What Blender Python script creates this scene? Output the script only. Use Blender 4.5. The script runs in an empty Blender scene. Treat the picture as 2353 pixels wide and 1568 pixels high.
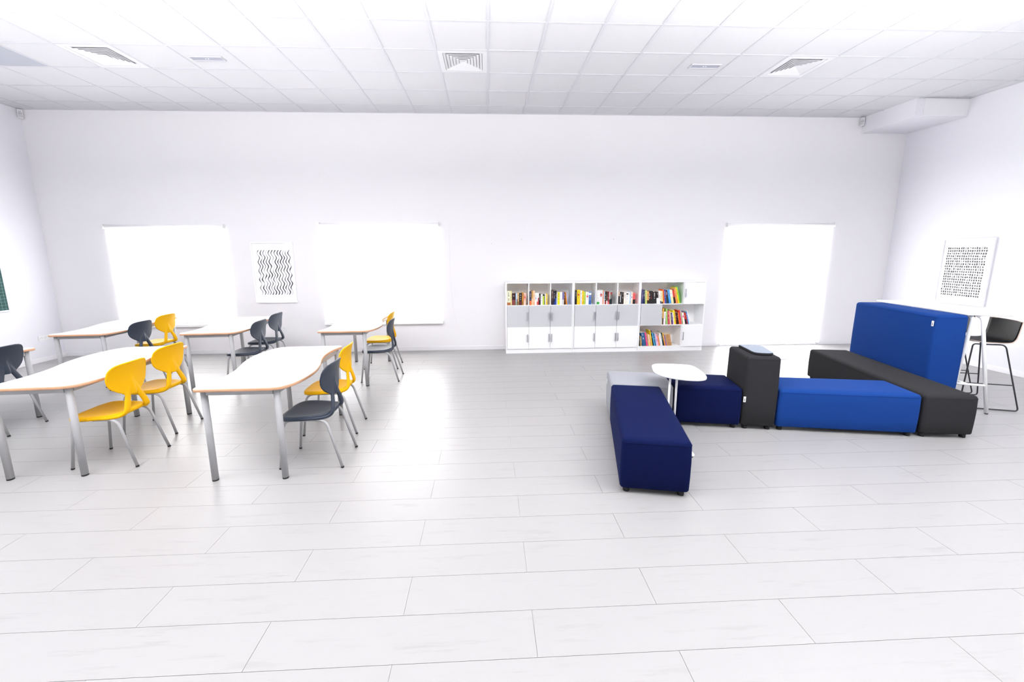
import bpy, bmesh, math, random
from mathutils import Vector, Matrix
random.seed(7)
PI = math.pi
SC = bpy.context.scene
COL = SC.collection

# ------------------------------------------------------------------ helpers
def srgb(h):
    if isinstance(h, str):
        c = [int(h[i:i+2], 16)/255 for i in (0, 2, 4)]
    else:
        c = list(h)
    return tuple(x/12.92 if x <= .04045 else ((x+.055)/1.055)**2.4 for x in c) + (1.0,)

MATS = {}
def mat(name, color, rough=.5, spec=.5, metal=0.0, emit=0.0, sheen=0.0, coat=0.0, lin=True, emit_col=None):
    if name in MATS: return MATS[name]
    m = bpy.data.materials.new(name); m.use_nodes = True
    b = m.node_tree.nodes['Principled BSDF']
    c = color if lin and not isinstance(color, str) else srgb(color)
    c = tuple(c)[:3] + (1.0,)
    b.inputs['Base Color'].default_value = c
    b.inputs['Roughness'].default_value = rough
    b.inputs['Specular IOR Level'].default_value = spec
    b.inputs['Metallic'].default_value = metal
    b.inputs['Sheen Weight'].default_value = sheen
    b.inputs['Coat Weight'].default_value = coat
    if emit:
        b.inputs['Emission Color'].default_value = emit_col or (1, 1, 1, 1)
        b.inputs['Emission Strength'].default_value = emit
    MATS[name] = m
    return m

def add_noise(m, scale=(1, 1, 1), detail=3, amt=.06, color2=None, lo=.35, hi=.75, bump=0.0, nscale=5.0):
    """procedural variation of the base colour (and a little bump)"""
    nt = m.node_tree; b = nt.nodes['Principled BSDF']
    tc = nt.nodes.new('ShaderNodeTexCoord'); mp = nt.nodes.new('ShaderNodeMapping')
    mp.inputs['Scale'].default_value = scale
    nz = nt.nodes.new('ShaderNodeTexNoise'); nz.inputs['Scale'].default_value = nscale
    nz.inputs['Detail'].default_value = detail
    rp = nt.nodes.new('ShaderNodeValToRGB')
    c = tuple(b.inputs['Base Color'].default_value)
    c2 = color2 or tuple(max(0, x*(1-amt)) for x in c[:3]) + (1,)
    rp.color_ramp.elements[0].position = lo; rp.color_ramp.elements[0].color = c2
    rp.color_ramp.elements[1].position = hi; rp.color_ramp.elements[1].color = c
    nt.links.new(tc.outputs['Object'], mp.inputs['Vector'])
    nt.links.new(mp.outputs['Vector'], nz.inputs['Vector'])
    nt.links.new(nz.outputs['Fac'], rp.inputs['Fac'])
    nt.links.new(rp.outputs['Color'], b.inputs['Base Color'])
    if bump:
        bp = nt.nodes.new('ShaderNodeBump'); bp.inputs['Strength'].default_value = bump
        bp.inputs['Distance'].default_value = .002
        nt.links.new(nz.outputs['Fac'], bp.inputs['Height']); nt.links.new(bp.outputs['Normal'], b.inputs['Normal'])
    return m

class MB:
    """collects geometry, then links it as ONE mesh object"""
    def __init__(s): s.v = []; s.f = []; s.m = []; s.sm = []
    def _add(s, vs, fs, mi=0, smooth=False):
        b = len(s.v); s.v += [tuple(v) for v in vs]
        for f in fs: s.f.append(tuple(b+i for i in f)); s.m.append(mi); s.sm.append(smooth)
        return s
    def box(s, x0, x1, y0, y1, z0, z1, mi=0):
        vs = [(x, y, z) for z in (z0, z1) for y in (y0, y1) for x in (x0, x1)]
        return s._add(vs, [(0, 2, 3, 1), (4, 5, 7, 6), (0, 1, 5, 4), (2, 6, 7, 3), (0, 4, 6, 2), (1, 3, 7, 5)], mi)
    def obox(s, c, u, w, z0, z1, mi=0):
        """box about centre c(x,y), half-vectors u,w in plan"""
        P = [(c[0]+a*u[0]+b*w[0], c[1]+a*u[1]+b*w[1]) for a, b in ((-1, -1), (1, -1), (1, 1), (-1, 1))]
        return s.prism(P, z0, z1, mi)
    def prism(s, P, z0, z1, mi=0, mt=None, smooth=False):
        n = len(P)
        vs = [(x, y, z0) for x, y in P] + [(x, y, z1) for x, y in P]
        s._add(vs, [tuple(range(n-1, -1, -1))], mi); b = len(s.v)-2*n
        s.f.append(tuple(b+n+i for i in range(n))); s.m.append(mi if mt is None else mt); s.sm.append(False)
        for i in range(n):
            j = (i+1) % n
            s.f.append((b+i, b+j, b+n+j, b+n+i)); s.m.append(mi); s.sm.append(smooth)
        return s
    def rings(s, R, mi=0, caps=True, smooth=True, closed=True):
        """loft between rings of equal point counts"""
        n = len(R[0]); b = len(s.v)
        for r in R: s.v += [tuple(p) for p in r]
        for k in range(len(R)-1):
            for i in range(n if closed else n-1):
                j = (i+1) % n
                s.f.append((b+k*n+i, b+k*n+j, b+(k+1)*n+j, b+(k+1)*n+i)); s.m.append(mi); s.sm.append(smooth)
        if caps:
            s.f.append(tuple(b+i for i in range(n-1, -1, -1))); s.m.append(mi); s.sm.append(False)
            s.f.append(tuple(b+(len(R)-1)*n+i for i in range(n))); s.m.append(mi); s.sm.append(False)
        return s
    def tube(s, path, r, n=12, mi=0, ref=None, caps=True):
        """round (or elliptical, r=(a,b) lists) tube along a path"""
        path = [Vector(p) for p in path]; R = []; prev = None
        for i, p in enumerate(path):
            t = (path[min(i+1, len(path)-1)]-path[max(i-1, 0)]).normalized()
            if ref is not None: a = Vector(ref) - t*t.dot(Vector(ref))
            elif prev is None:
                a = Vector((0, 0, 1)) if abs(t.z) < .9 else Vector((1, 0, 0)); a = a - t*t.dot(a)
            else: a = prev - t*t.dot(prev)
            a.normalize(); prev = a; bb = t.cross(a)
            ra, rb = (r[i] if isinstance(r, list) else (r, r))
            R.append([p + a*ra*math.cos(2*PI*k/n) + bb*rb*math.sin(2*PI*k/n) for k in range(n)])
        return s.rings(R, mi, caps)
    def cyl(s, x, y, z0, z1, r, n=20, mi=0, r1=None):
        r1 = r if r1 is None else r1
        return s.rings([[(x+q*math.cos(2*PI*k/n), y+q*math.sin(2*PI*k/n), z) for k in range(n)] for q, z in ((r, z0), (r1, z1))], mi)
    def build(s, name, mats, parent=None, bevel=0.0, seg=2, loc=None):
        me = bpy.data.meshes.new(name)
        me.from_pydata(s.v, [], s.f)
        for m in (mats if isinstance(mats, (list, tuple)) else [mats]): me.materials.append(m)
        me.polygons.foreach_set('material_index', s.m); me.polygons.foreach_set('use_smooth', s.sm)
        me.update()
        bm = bmesh.new(); bm.from_mesh(me); bmesh.ops.recalc_face_normals(bm, faces=bm.faces); bm.to_mesh(me); bm.free()
        o = bpy.data.objects.new(name, me); COL.objects.link(o)
        if parent is not None: o.parent = parent
        if loc is not None: o.location = loc
        if bevel:
            md = o.modifiers.new('bevel', 'BEVEL'); md.width = bevel; md.segments = seg; md.limit_method = 'ANGLE'; md.angle_limit = .6
        return o

def fillet(pts, r, n=6):
    """polyline with rounded corners"""
    P = [Vector(p) for p in pts]; out = [P[0]]
    for i in range(1, len(P)-1):
        a, b, c = P[i-1], P[i], P[i+1]
        rr = r[i-1] if isinstance(r, (list, tuple)) else r
        rr = min(rr, (a-b).length*.48, (c-b).length*.48)
        p0 = b + (a-b).normalized()*rr; p1 = b + (c-b).normalized()*rr
        for k in range(n+1):
            t = k/n; out.append(p0*(1-t)**2 + b*2*t*(1-t) + p1*t*t)
    out.append(P[-1]); return out

def spline(P, n=8, closed=False):
    """Catmull-Rom through points of any dimension"""
    m = len(P); out = []
    rng = range(m) if closed else range(m-1)
    for i in rng:
        g = (lambda k: P[k % m]) if closed else (lambda k: P[max(0, min(m-1, k))])
        p0, p1, p2, p3 = g(i-1), g(i), g(i+1), g(i+2)
        for k in range(n):
            t = k/n
            out.append(tuple(.5*(2*b+(c-a)*t+(2*a-5*b+4*c-d)*t*t+(-a+3*b-3*c+d)*t**3) for a, b, c, d in zip(p0, p1, p2, p3)))
    if not closed: out.append(tuple(P[-1]))
    return out

def round_poly(P, r, n=5):
    """closed plan polygon with rounded corners"""
    out = []; m = len(P)
    for i in range(m):
        a, b, c = (Vector(P[(i+k) % m]).to_2d() for k in (-1, 0, 1))
        rr = r[i] if isinstance(r, (list, tuple)) else r
        rr = min(rr, (a-b).length*.45, (c-b).length*.45)
        p0 = b+(a-b).normalized()*rr; p1 = b+(c-b).normalized()*rr
        for k in range(n+1):
            t = k/n; q = p0*(1-t)**2+b*2*t*(1-t)+p1*t*t; out.append((q.x, q.y))
    return out

def inset(P, d):
    """offset a closed ccw plan polygon inwards by d"""
    m = len(P); out = []
    for i in range(m):
        a, b, c = (Vector(P[(i+k) % m]) for k in (-1, 0, 1))
        t = (c-a).normalized(); nrm = Vector((-t.y, t.x)); out.append(tuple(b+nrm*d))
    return out

def inset_round(Q, d, r, n=6):
    """mitred inset of a ccw plan polygon, then rounded; always the same point count"""
    m = len(Q); out = []
    for i in range(m):
        a, b, c = (Vector(Q[(i+k) % m]) for k in (-1, 0, 1))
        u = (b-a).normalized(); w = (c-b).normalized()
        n1 = Vector((-u.y, u.x)); n2 = Vector((-w.y, w.x)); h = (n1+n2).normalized()
        out.append(b + h*(d/max(.3, h.dot(n1))))
    rr = [max(.004, q-d) for q in r] if isinstance(r, (list, tuple)) else max(.004, r-d)
    return round_poly(out, rr, n)

def tag(o, label=None, cat=None, group=None, kind=None):
    if label: o['label'] = label
    if cat: o['category'] = cat
    if group: o['group'] = group
    if kind: o['kind'] = kind
    return o
def empty(name, loc, rz=0.0, label=None, cat=None, group=None):
    o = bpy.data.objects.new(name, None); COL.objects.link(o)
    o.empty_display_size = .1; o.location = loc; o.rotation_euler = (0, 0, rz)
    return tag(o, label, cat, group)
def kids(o): return [c for c in bpy.data.objects if c.parent == o]
def copy_tree(o, parent=None, swap=None):
    c = o.copy(); COL.objects.link(c)
    if parent is not None: c.parent = parent
    if swap and c.type == 'MESH' and c.data.materials and c.data.materials[0].name in swap:
        key = c.data.name + '_' + swap[c.data.materials[0].name].name
        me = bpy.data.meshes.get(key)
        if me is None:
            me = c.data.copy(); me.name = key; me.materials[0] = swap[c.data.materials[0].name]
        c.data = me
    for ch in kids(o): copy_tree(ch, c, swap)
    return c
def struct(o): o['kind'] = 'structure'; return o
P_REAR, P_LEFT, P_RIGHT, P_FILL, P_BLIND, EXPO = 20, 50, 30, 240, 3.5, 1.04
# ------------------------------------------------------------------ sizes of the room
H = 4.05; D = 7.35; XL = -7.42; XR = 7.44; YF = -5.6          # ceiling, back wall, side walls, wall behind

# ------------------------------------------------------------------ materials
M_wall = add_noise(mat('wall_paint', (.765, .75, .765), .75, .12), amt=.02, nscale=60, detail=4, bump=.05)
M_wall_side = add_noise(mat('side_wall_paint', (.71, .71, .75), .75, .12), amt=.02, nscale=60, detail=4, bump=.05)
M_trim = mat('trim_paint', (.75, .74, .76), .4, .4)
M_tile = add_noise(mat('ceiling_tile', (.62, .62, .64), .9, .1), amt=.03, nscale=180, detail=2, bump=.08)
M_tbar = mat('ceiling_rail', (.55, .55, .585), .5, .3)
M_gap = mat('ceiling_gap', (.22, .22, .24), .9, .1)
M_dull = mat('ceiling_tile_dull', (.43, .445, .50), .9, .1)
M_groove = mat('floor_groove', (.40, .39, .38), .8, .1)
M_white = mat('white_lacquer', (.86, .86, .86), .3, .5)
M_lam = mat('white_laminate', (.87, .87, .885), .28, .5)
M_shelf_in = mat('shelf_inside', (.95, .93, .92), .5, .3)
M_greydoor = mat('grey_door', (.53, .535, .55), .5, .3)
M_handle = mat('handle_metal', (.52, .52, .57), .3, .5, .75)
M_steel = mat('grey_steel', (.35, .35, .355), .45, .3, 0)
M_black = mat('black_rubber', (.015, .015, .016), .6, .3)
M_ply = add_noise(mat('plywood_edge', (.60, .345, .21), .5, .3), (1, 1, 60), detail=2, nscale=3, color2=(.46, .25, .145, 1), lo=.3, hi=.6)
M_yellow = mat('yellow_plastic', (.70, .37, .004), .5, .08)
M_slate = mat('slate_plastic', (.018, .026, .044), .45, .4)
def fabric(name, c, rough=.9):
    m = mat(name, c, rough, .06, sheen=.14); m.node_tree.nodes['Principled BSDF'].inputs['Sheen Roughness'].default_value = .35; m.node_tree.nodes['Principled BSDF'].inputs['Sheen Tint'].default_value = tuple(x**.6 for x in c) + (1,)
    return add_noise(m, amt=.12, nscale=420, detail=1, bump=.25)
F_navy = fabric('navy_fabric', (.0040, .0076, .046)); F_navy.node_tree.nodes['Principled BSDF'].inputs['Sheen Weight'].default_value = .24
F_blue = fabric('blue_fabric', (.0090, .043, .205))
F_char = fabric('charcoal_fabric', (.026, .026, .028))
F_grey = fabric('light_grey_fabric', (.29, .295, .318))
M_tray = mat('tray_blue_grey', (.115, .145, .20), .5, .15)
M_tag = mat('white_tag', (.8, .8, .78), .7, .2)
M_ink = mat('black_ink', (.03, .025, .025), .7, .2)
M_inkblue = mat('blue_grey_ink', (.19, .27, .40), .7, .2)
M_paper = mat('art_paper', (.83, .83, .87), .7, .2)
M_blkframe = mat('black_steel', (.018, .018, .02), .4, .5)
M_shell = add_noise(mat('black_veneer', (.008, .008, .009), .5, .12), (1, 14, 1), nscale=6, amt=.35)
M_beech = mat('beech_edge', (.56, .44, .36), .5, .3)
M_board = mat('green_board', (.010, .060, .055), .5, .3)
M_boardline = mat('board_lines', (.19, .34, .33), .6, .2)
M_alu = mat('aluminium', (.72, .74, .78), .35, .5, .3)
M_plast = mat('white_plastic', (.74, .74, .745), .4, .4)
M_dark = mat('socket_hole', (.10, .10, .11), .7, .2)
M_page = mat('book_pages', (.74, .68, .56), .9, .1)
M_lampgrey = mat('lamp_grey', (.50, .50, .53), .5, .3)
M_lamplens = mat('lamp_lens', (.36, .37, .44), .25, .5)
M_duct = mat('duct_dark', (.004, .004, .004), .9, 0)
M_blind = mat('lit_blind_fabric', (.9, .9, .9), .8, .1, emit=P_BLIND)
# clear picture glass
M_glass = bpy.data.materials.new('picture_glass'); M_glass.use_nodes = True
_nt = M_glass.node_tree; _nt.nodes.clear()
_o = _nt.nodes.new('ShaderNodeOutputMaterial'); _mx = _nt.nodes.new('ShaderNodeMixShader')
_t = _nt.nodes.new('ShaderNodeBsdfTransparent'); _g = _nt.nodes.new('ShaderNodeBsdfGlossy'); _g.inputs['Roughness'].default_value = .02
_ge = _nt.nodes.new('ShaderNodeNewGeometry'); _mm = _nt.nodes.new('ShaderNodeMath'); _mm.operation = 'MULTIPLY_ADD'
_nt.links.new(_ge.outputs['Backfacing'], _mm.inputs[0]); _mm.inputs[1].default_value = -.022; _mm.inputs[2].default_value = .022   # one reflecting face
_nt.links.new(_mm.outputs[0], _mx.inputs[0])
_nt.links.new(_t.outputs[0], _mx.inputs[1]); _nt.links.new(_g.outputs[0], _mx.inputs[2]); _nt.links.new(_mx.outputs[0], _o.inputs[0])

# floor board material: white-washed oak, streaks along the board
M_floor = mat('whitewashed_oak', (.305, .298, .293), .36, .75)
nt = M_floor.node_tree; b = nt.nodes['Principled BSDF']
tc = nt.nodes.new('ShaderNodeTexCoord')
def streak(scale, nscale, det, lo, hi):
    mp = nt.nodes.new('ShaderNodeMapping'); mp.inputs['Scale'].default_value = scale
    nz = nt.nodes.new('ShaderNodeTexNoise'); nz.inputs['Scale'].default_value = nscale; nz.inputs['Detail'].default_value = det
    nz.inputs['Roughness'].default_value = .65
    mr = nt.nodes.new('ShaderNodeMapRange'); mr.inputs['From Min'].default_value = lo; mr.inputs['From Max'].default_value = hi
    nt.links.new(tc.outputs['Object'], mp.inputs['Vector']); nt.links.new(mp.outputs['Vector'], nz.inputs['Vector']); nt.links.new(nz.outputs['Fac'], mr.inputs['Value'])
    return mr.outputs['Result']
s1 = streak((1, 9, 1), 2.2, 8, .56, .80); s2 = streak((1, 6, 1), 1.0, 3, .35, .75); s3 = streak((2, 30, 1), 3.0, 6, .60, .78)
ma = nt.nodes.new('ShaderNodeMath'); ma.operation = 'MULTIPLY'; nt.links.new(s1, ma.inputs[0]); nt.links.new(s2, ma.inputs[1])
mb_ = nt.nodes.new('ShaderNodeMath'); mb_.operation = 'MULTIPLY_ADD'; nt.links.new(s3, mb_.inputs[0]); mb_.inputs[1].default_value = .25; nt.links.new(ma.outputs[0], mb_.inputs[2])
mc = nt.nodes.new('ShaderNodeMath'); mc.operation = 'MULTIPLY'; mc.use_clamp = True; nt.links.new(mb_.outputs[0], mc.inputs[0]); mc.inputs[1].default_value = .8
mix = nt.nodes.new('ShaderNodeMix'); mix.data_type = 'RGBA'
mix.inputs['A'].default_value = (.305, .298, .293, 1); mix.inputs['B'].default_value = (.15, .138, .132, 1)
nt.links.new(mc.outputs[0], mix.inputs['Factor']); nt.links.new(mix.outputs['Result'], b.inputs['Base Color'])

# ------------------------------------------------------------------ floor
PL, PW, PX, PY = 1.262, .2430, .198, 1.508
g = .0010
fb = MB(); fb.box(XL-.2, XR+.2, YF-.2, D+.2, -.12, -.004, 1)
r = math.floor((YF-PY)/PW)
while PY+r*PW < D:
    y0, y1 = max(PY+r*PW+g, YF-.1), min(PY+(r+1)*PW-g, D+.1)
    off = PX - (0 if r % 2 == 0 else PL/2)
    k = math.floor((XL-off)/PL)
    while off+k*PL < XR:
        x0, x1 = max(off+k*PL+g, XL-.1), min(off+(k+1)*PL-g, XR+.1)
        if x1 > x0 and y1 > y0: fb.box(x0, x1, y0, y1, -.004, 0, 0)
        k += 1
    r += 1
struct(fb.build('floor', [M_floor, M_groove]))

# ------------------------------------------------------------------ ceiling: 600 mm tiles in a T-bar grid
cb = MB(); CX, CY, T, TB = .04, 5.782, .6, .0125
cb.box(XL-.2, XR+.2, YF-.2, D+.2, H+.03, H+.12, 0)
dull = {(-10, 0)}
vents = {(-8, 0), (-1, 0), (6, 0)}
cxs = range(-13, 13); 
for i in cxs:
    for j in range(-3, 16):
        x0, x1 = CX+i*T+TB, CX+(i+1)*T-TB; y1, y0 = CY-j*T-TB+T-T, CY-(j+1)*T+TB
        x0, x1 = max(x0, XL-.1), min(x1, XR+.1); y0, y1 = max(y0, YF-.1), min(y1, D+.1)
        if x1-x0 < .01 or y1-y0 < .01: continue
        if (i, j) in vents: continue
        cb.box(x0, x1, y0, y1, H+.006, H+.030, 2 if (i, j) in dull else 0)
for i in range(-13, 14):
    x = CX+i*T
    if XL < x < XR: cb.box(x-TB, x+TB, YF-.1, D+.1, H, H+.03, 1)
for j in range(-3, 16):
    y = CY-j*T
    if YF < y < D: cb.box(XL-.1, XR+.1, y-TB, y+TB, H+.0008, H+.03, 1)
# wall angle round the edge
cb.box(XL, XR, D-.018, D, H-.001, H+.03, 1); cb.box(XL, XL+.018, YF, D, H-.001, H+.03, 1); cb.box(XR-.018, XR, YF, D, H-.001, H+.03, 1)
# two tiles that sit slightly open, with a dark gap along the edge
struct(cb.build('ceiling', [M_tile, M_tbar, M_dull, M_gap]))

# ------------------------------------------------------------------ walls
W1 = (-6.41, -4.45, .58, 2.26); W2 = (-2.875, -.835, .58, 2.285); W3 = (4.31, 6.295, .0, 2.262)
def wall_with_holes(name, a0, a1, z0, z1, holes, put, m):
    """wall slab cut by rectangular openings; put(a0,a1,z0,z1) adds one block"""
    w = MB(); xs = sorted({a0, a1} | {h[0] for h in holes} | {h[1] for h in holes})
    for p, q in zip(xs, xs[1:]):
        hs = [h for h in holes if h[0] <= p and h[1] >= q]; z = z0
        for h in sorted(hs, key=lambda h: h[2]):
            if h[2] > z: put(w, p, q, z, h[2])
            z = h[3]
        if z < z1: put(w, p, q, z, z1)
    return struct(w.build(name, m))
wall_with_holes('wall_back', XL-.2, XR+.2, -.1, H+.1, [(W1[0]+.06, W1[1]-.06, .6, 2.2), (W2[0]+.06, W2[1]-.06, .6, 2.2), (W3[0]+.06, W3[1]-.06, .02, 2.2)],
                lambda w, a, c, z0, z1: w.box(a, c, D, D+.2, z0, z1), M_wall)
# left wall has a window; right wall openings are unseen, added for fill light
SIDEW = [(-3.3, -.86, 1.84, 3.1)]; SIDER = [(-2.9, -1.5, .9, 2.7), (-.9, .6, .9, 2.7)]
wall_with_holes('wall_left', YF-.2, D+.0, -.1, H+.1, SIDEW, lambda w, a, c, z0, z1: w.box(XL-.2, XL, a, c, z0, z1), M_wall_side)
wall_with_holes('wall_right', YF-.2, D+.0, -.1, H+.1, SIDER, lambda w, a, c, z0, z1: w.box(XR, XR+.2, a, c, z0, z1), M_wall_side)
REARW = []
wall_with_holes('wall_rear', XL-.2, XR+.2, -.1, H+.1, REARW, lambda w, a, c, z0, z1: w.box(a, c, YF-.2, YF, z0, z1), mat('rear_wall_paint', (.55, .55, .56), .8, .2))
# boxed-in bulkhead under the ceiling in the far right corner
bk = MB(); bk.box(6.60, XR, 6.44, D, 3.79, H+.02); struct(bk.build('trim_1', M_wall_side)); 
bk = MB(); bk.box(6.72, XR, 6.425, 6.44, 3.80, H-.002); struct(bk.build('trim_2', M_trim))

def skirting(name, segs):
    s = MB()
    for x0, x1, y0, y1 in segs: s.box(x0, x1, y0, y1, 0, .075)
    struct(s.build(name, M_trim, bevel=.003))
skirting('baseboard_back', [(XL, W3[0]-.01, D-.012, D), (W3[1]+.01, XR, D-.012, D)])
skirting('baseboard_left', [(XL, XL+.012, YF, D-.012)])
skirting('baseboard_right', [(XR-.012, XR, YF, D-.012)])

# windows behind the blinds: frame, glass-bright pane
def window(name, x0, x1, z0, z1):
    f = MB(); y0, y1 = D+.10, D+.16
    x0 += .06; x1 -= .06
    f.box(x0, x0+.06, y0, y1, z0, z1); f.box(x1-.06, x1, y0, y1, z0, z1); f.box(x0+.06, x1-.06, y0, y1, z0, z0+.06); f.box(x0+.06, x1-.06, y0, y1, z1-.06, z1)
    xm = (x0+x1)/2; f.box(xm-.04, xm+.04, y0, y1, z0+.06, z1-.06)
    o = struct(f.build(name, M_white))
    p = MB(); p.box(x0+.06, x1-.06, D+.12, D+.126, z0+.06, z1-.06); p.build('pane', M_glass, o)
    return o
window('window_1', W1[0], W1[1], .6, 2.2); window('window_2', W2[0], W2[1], .6, 2.2); window('window_3', W3[0], W3[1], .02, 2.2)
for k, (n, w) in enumerate((('trim_3', W1), ('trim_4', W2))):
    s = MB(); s.box(w[0]-.02, w[1]+.025, D-.075, D, .505, .553); struct(s.build(n, M_white, bevel=.006))

# ------------------------------------------------------------------ roller blinds, glowing with daylight
def blind(w, zb, label, drop):
    x0, x1, z0, z1 = w
    e = empty('roller_blind', ((x0+x1)/2, D-.03, zb), 0, label, 'blind', 'roller blinds on the back wall')
    hw = (x1-x0)/2; h = z1-zb
    c = MB(); c.tube([(-hw+.015, 0, h-.035), (hw-.015, 0, h-.035)], .026, 16); c.build('roller_tube', M_white, e)
    f = MB(); f.box(-hw+.012, hw-.012, .018, .0195, .02, h-.03); f.build('blind_fabric', M_blind, e)
    b = MB(); b.box(-hw+.012, hw-.012, .010, .026, 0, .022); b.build('bottom_bar', M_white, e, bevel=.004)
    for sx in (-1, 1):
        k = MB(); k.box(sx*hw-.012, sx*hw+.002 if sx > 0 else sx*hw+.014, -.035, .03, h-.075, h); k.build('bracket', M_plast, e, bevel=.004)
    return e
blind(W1, .575, 'white roller blind behind the two tables nearest the left wall', 0)
blind(W2, .575, 'white roller blind between the wavy line print and the bookcases', 0)
blind(W3, .03, 'tall white roller blind reaching the floor right of the bookcases', 0)
# thin cord that hangs down the wall
cd = MB(); cd.tube(spline([(-.655, 0, 2.25), (-.66, 0, 1.6), (-.65, 0, 1.05), (-.56, 0, .5), (-.425, 0, .16), (-.37, 0, .09)], 8), .0016, 6)
o = cd.build('blind_cord', mat('cord_white', (.74, .73, .74), .6), loc=(0, D-.004, 0)); tag(o, 'thin pale cord running down the wall left of the bookcases', 'cord')
# ------------------------------------------------------------------ school chairs
def seat_mesh():
    half = [(-.243, .0), (-.243, .06), (-.238, .115), (-.220, .165), (-.185, .196), (-.13, .206), (-.06, .203), (.01, .192), (.07, .175), (.12, .15), (.155, .115), (.172, .06), (.176, 0)]
    pts = half + [(x, -y) for x, y in half[-2:0:-1]]
    out = spline(pts, 3, True); n = len(out); cx = -.035
    def base(x, y):
        z = .449
        if x < -.14: z -= .012*((-.14-x)/.1)**2
        if x > .06: z += .018*((x-.06)/.11)**2
        return z
    def ring(s, dz): return [((x-cx)*s+cx, y*s, base((x-cx)*s+cx, y*s)+dz) for x, y in out]
    R = [ring(.02, -.033), ring(.5, -.033), ring(.92, -.033), ring(.98, -.029), ring(1.0, -.018), ring(.997, -.004), ring(.985, .002), ring(.95, .004), ring(.86, .0015), ring(.65, -.006), ring(.4, -.009), ring(.2, -.010), ring(.02, -.010)]
    return MB().rings(R)
def back_mesh():
    m = MB()
    W = [(.585, .052), (.598, .066), (.612, .085), (.628, .112), (.645, .138), (.665, .162), (.69, .182), (.72, .194), (.755, .199), (.79, .196), (.815, .191), (.834, .180), (.848, .162), (.857, .136), (.862, .10), (.8645, .05)]
    def xc(z): return .164 + (.032*((z-.68)/.18)**2 if z > .68 else .004*((.68-z)/.1)**2)
    def surf(y, z, o):
        rid = .020*math.exp(-(y/.020)**2)*max(0, min(1, (.735-z)/.10))
        return (xc(z) - .85*y*y + (o + rid if o > 0 else o), y, z)
    N = 24; R = []
    for z, w in W:
        ys = [w*math.sin(PI/2*(-1+2*k/N)) for k in range(N+1)]
        R.append([surf(y, z, .0055) for y in ys] + [surf(y, z, -.0055) for y in reversed(ys)])
    m.rings(R)
    rim = [(w, z) for z, w in W] + [(0, .8650)] + [(-w, z) for z, w in reversed(W)]
    m.tube([(xc(z)-.85*y*y, y, z) for y, z in rim], .0085, 8)
    P = [(-.06, .196, .433, .013, .010), (.00, .187, .432, .015, .012), (.06, .170, .430, .019, .014), (.115, .147, .430, .023, .016), (.155, .124, .439, .028, .016),
         (.176, .107, .463, .030, .015), (.178, .092, .503, .029, .014), (.173, .075, .545, .028, .013), (.167, .057, .588, .027, .012), (.164, .042, .625, .024, .012), (.163, .030, .665, .016, .010), (.164, .022, .70, .008, .006)]
    for s in (1, -1):
        q = spline(P, 5)
        m.tube([(a[0], s*a[1], a[2]) for a in q], [(a[3], a[4]) for a in q], 14, ref=(0, 1, 0))
    return m
def remeshed(mb, name, m, parent, voxel=.0055):
    o = mb.build(name, m)
    r = o.modifiers.new('r', 'REMESH'); r.mode = 'VOXEL'; r.voxel_size = voxel; r.use_smooth_shade = True
    s = o.modifiers.new('s', 'SMOOTH'); s.iterations = 4; s.factor = .5
    dg = bpy.context.evaluated_depsgraph_get()
    me = bpy.data.meshes.new_from_object(o.evaluated_get(dg)); me.name = name
    old = o.data; o.modifiers.clear(); o.data = me; bpy.data.meshes.remove(old)
    if not me.materials: me.materials.append(m)
    me.polygons.foreach_set('use_smooth', [True]*len(me.polygons)); o.parent = parent
    return o
def make_chair(name):
    t = empty(name, (0, 0, 0))
    o = seat_mesh().build('seat', M_yellow, t)
    remeshed(back_mesh(), 'backrest', M_yellow, t)
    for s in (1, -1):
        for foot, corner in (((-.25, .182*s, .008), (-.199, .164*s, .4135)), ((.25, .182*s, .008), (.137, .164*s, .4135))):
            l = MB().tube(fillet([foot, corner, (-.035, .158*s, .4135)], .07, 8), .0112, 12).build('leg', M_steel, t)
            d = Vector((corner[0]-foot[0], corner[1]-foot[1], corner[2]-foot[2])).normalized()
            f = Vector(foot)
            MB().tube([f-d*.008, f+d*.005], .0124, 14).build('foot_cap', M_black, l)
    b = MB(); b.box(-.11, -.085, -.158, .158, .409, .419); b.box(.045, .07, -.158, .158, .409, .419); b.box(-.10, .06, -.055, .055, .413, .4195)
    b.build('seat_bracket', M_steel, t, bevel=.002)
    return t
proto_chair = make_chair('school_chair')
SWAP = {'yellow_plastic': M_slate}
CH = [  # x, y, turn, dark?, label
 (-3.206, 3.485, 2.0, 0, 'yellow school chair nearest the camera, at the front end of its wavy table'),
 (-3.346, 4.137, -.3, 0, 'yellow school chair standing directly behind the nearest yellow chair, same table'),
 (-1.4725, 3.385, 0.0, 1, 'dark grey school chair nearest the camera, in front of a yellow chair'),
 (-1.565, 4.025, 2.4, 0, 'yellow school chair half hidden behind the nearest dark grey chair'),
 (-1.504, 5.685, 2.0, 1, 'dark grey school chair overlapping a yellow one at the rear table near the second window'),
 (-1.650, 6.335, .2, 0, 'yellow school chair closest to the second window, behind a dark grey chair'),
 (-3.275, 5.64, 2.5, 1, 'front one of two dark chairs side by side below the wavy line print'),
 (-3.395, 6.34, 1.0, 1, 'rear one of two dark chairs below the wavy line print, beside the wall socket'),
 (-4.87, 5.69, 2.5, 1, 'dark chair at the table in the far left corner, beside a yellow chair'),
 (-5.02, 6.335, 1.0, 0, 'yellow chair in front of the first window, behind a dark chair'),
 (-4.962, 4.155, 2.0, 1, 'dark chair cut off by the left edge of the photo'),
]
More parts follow.
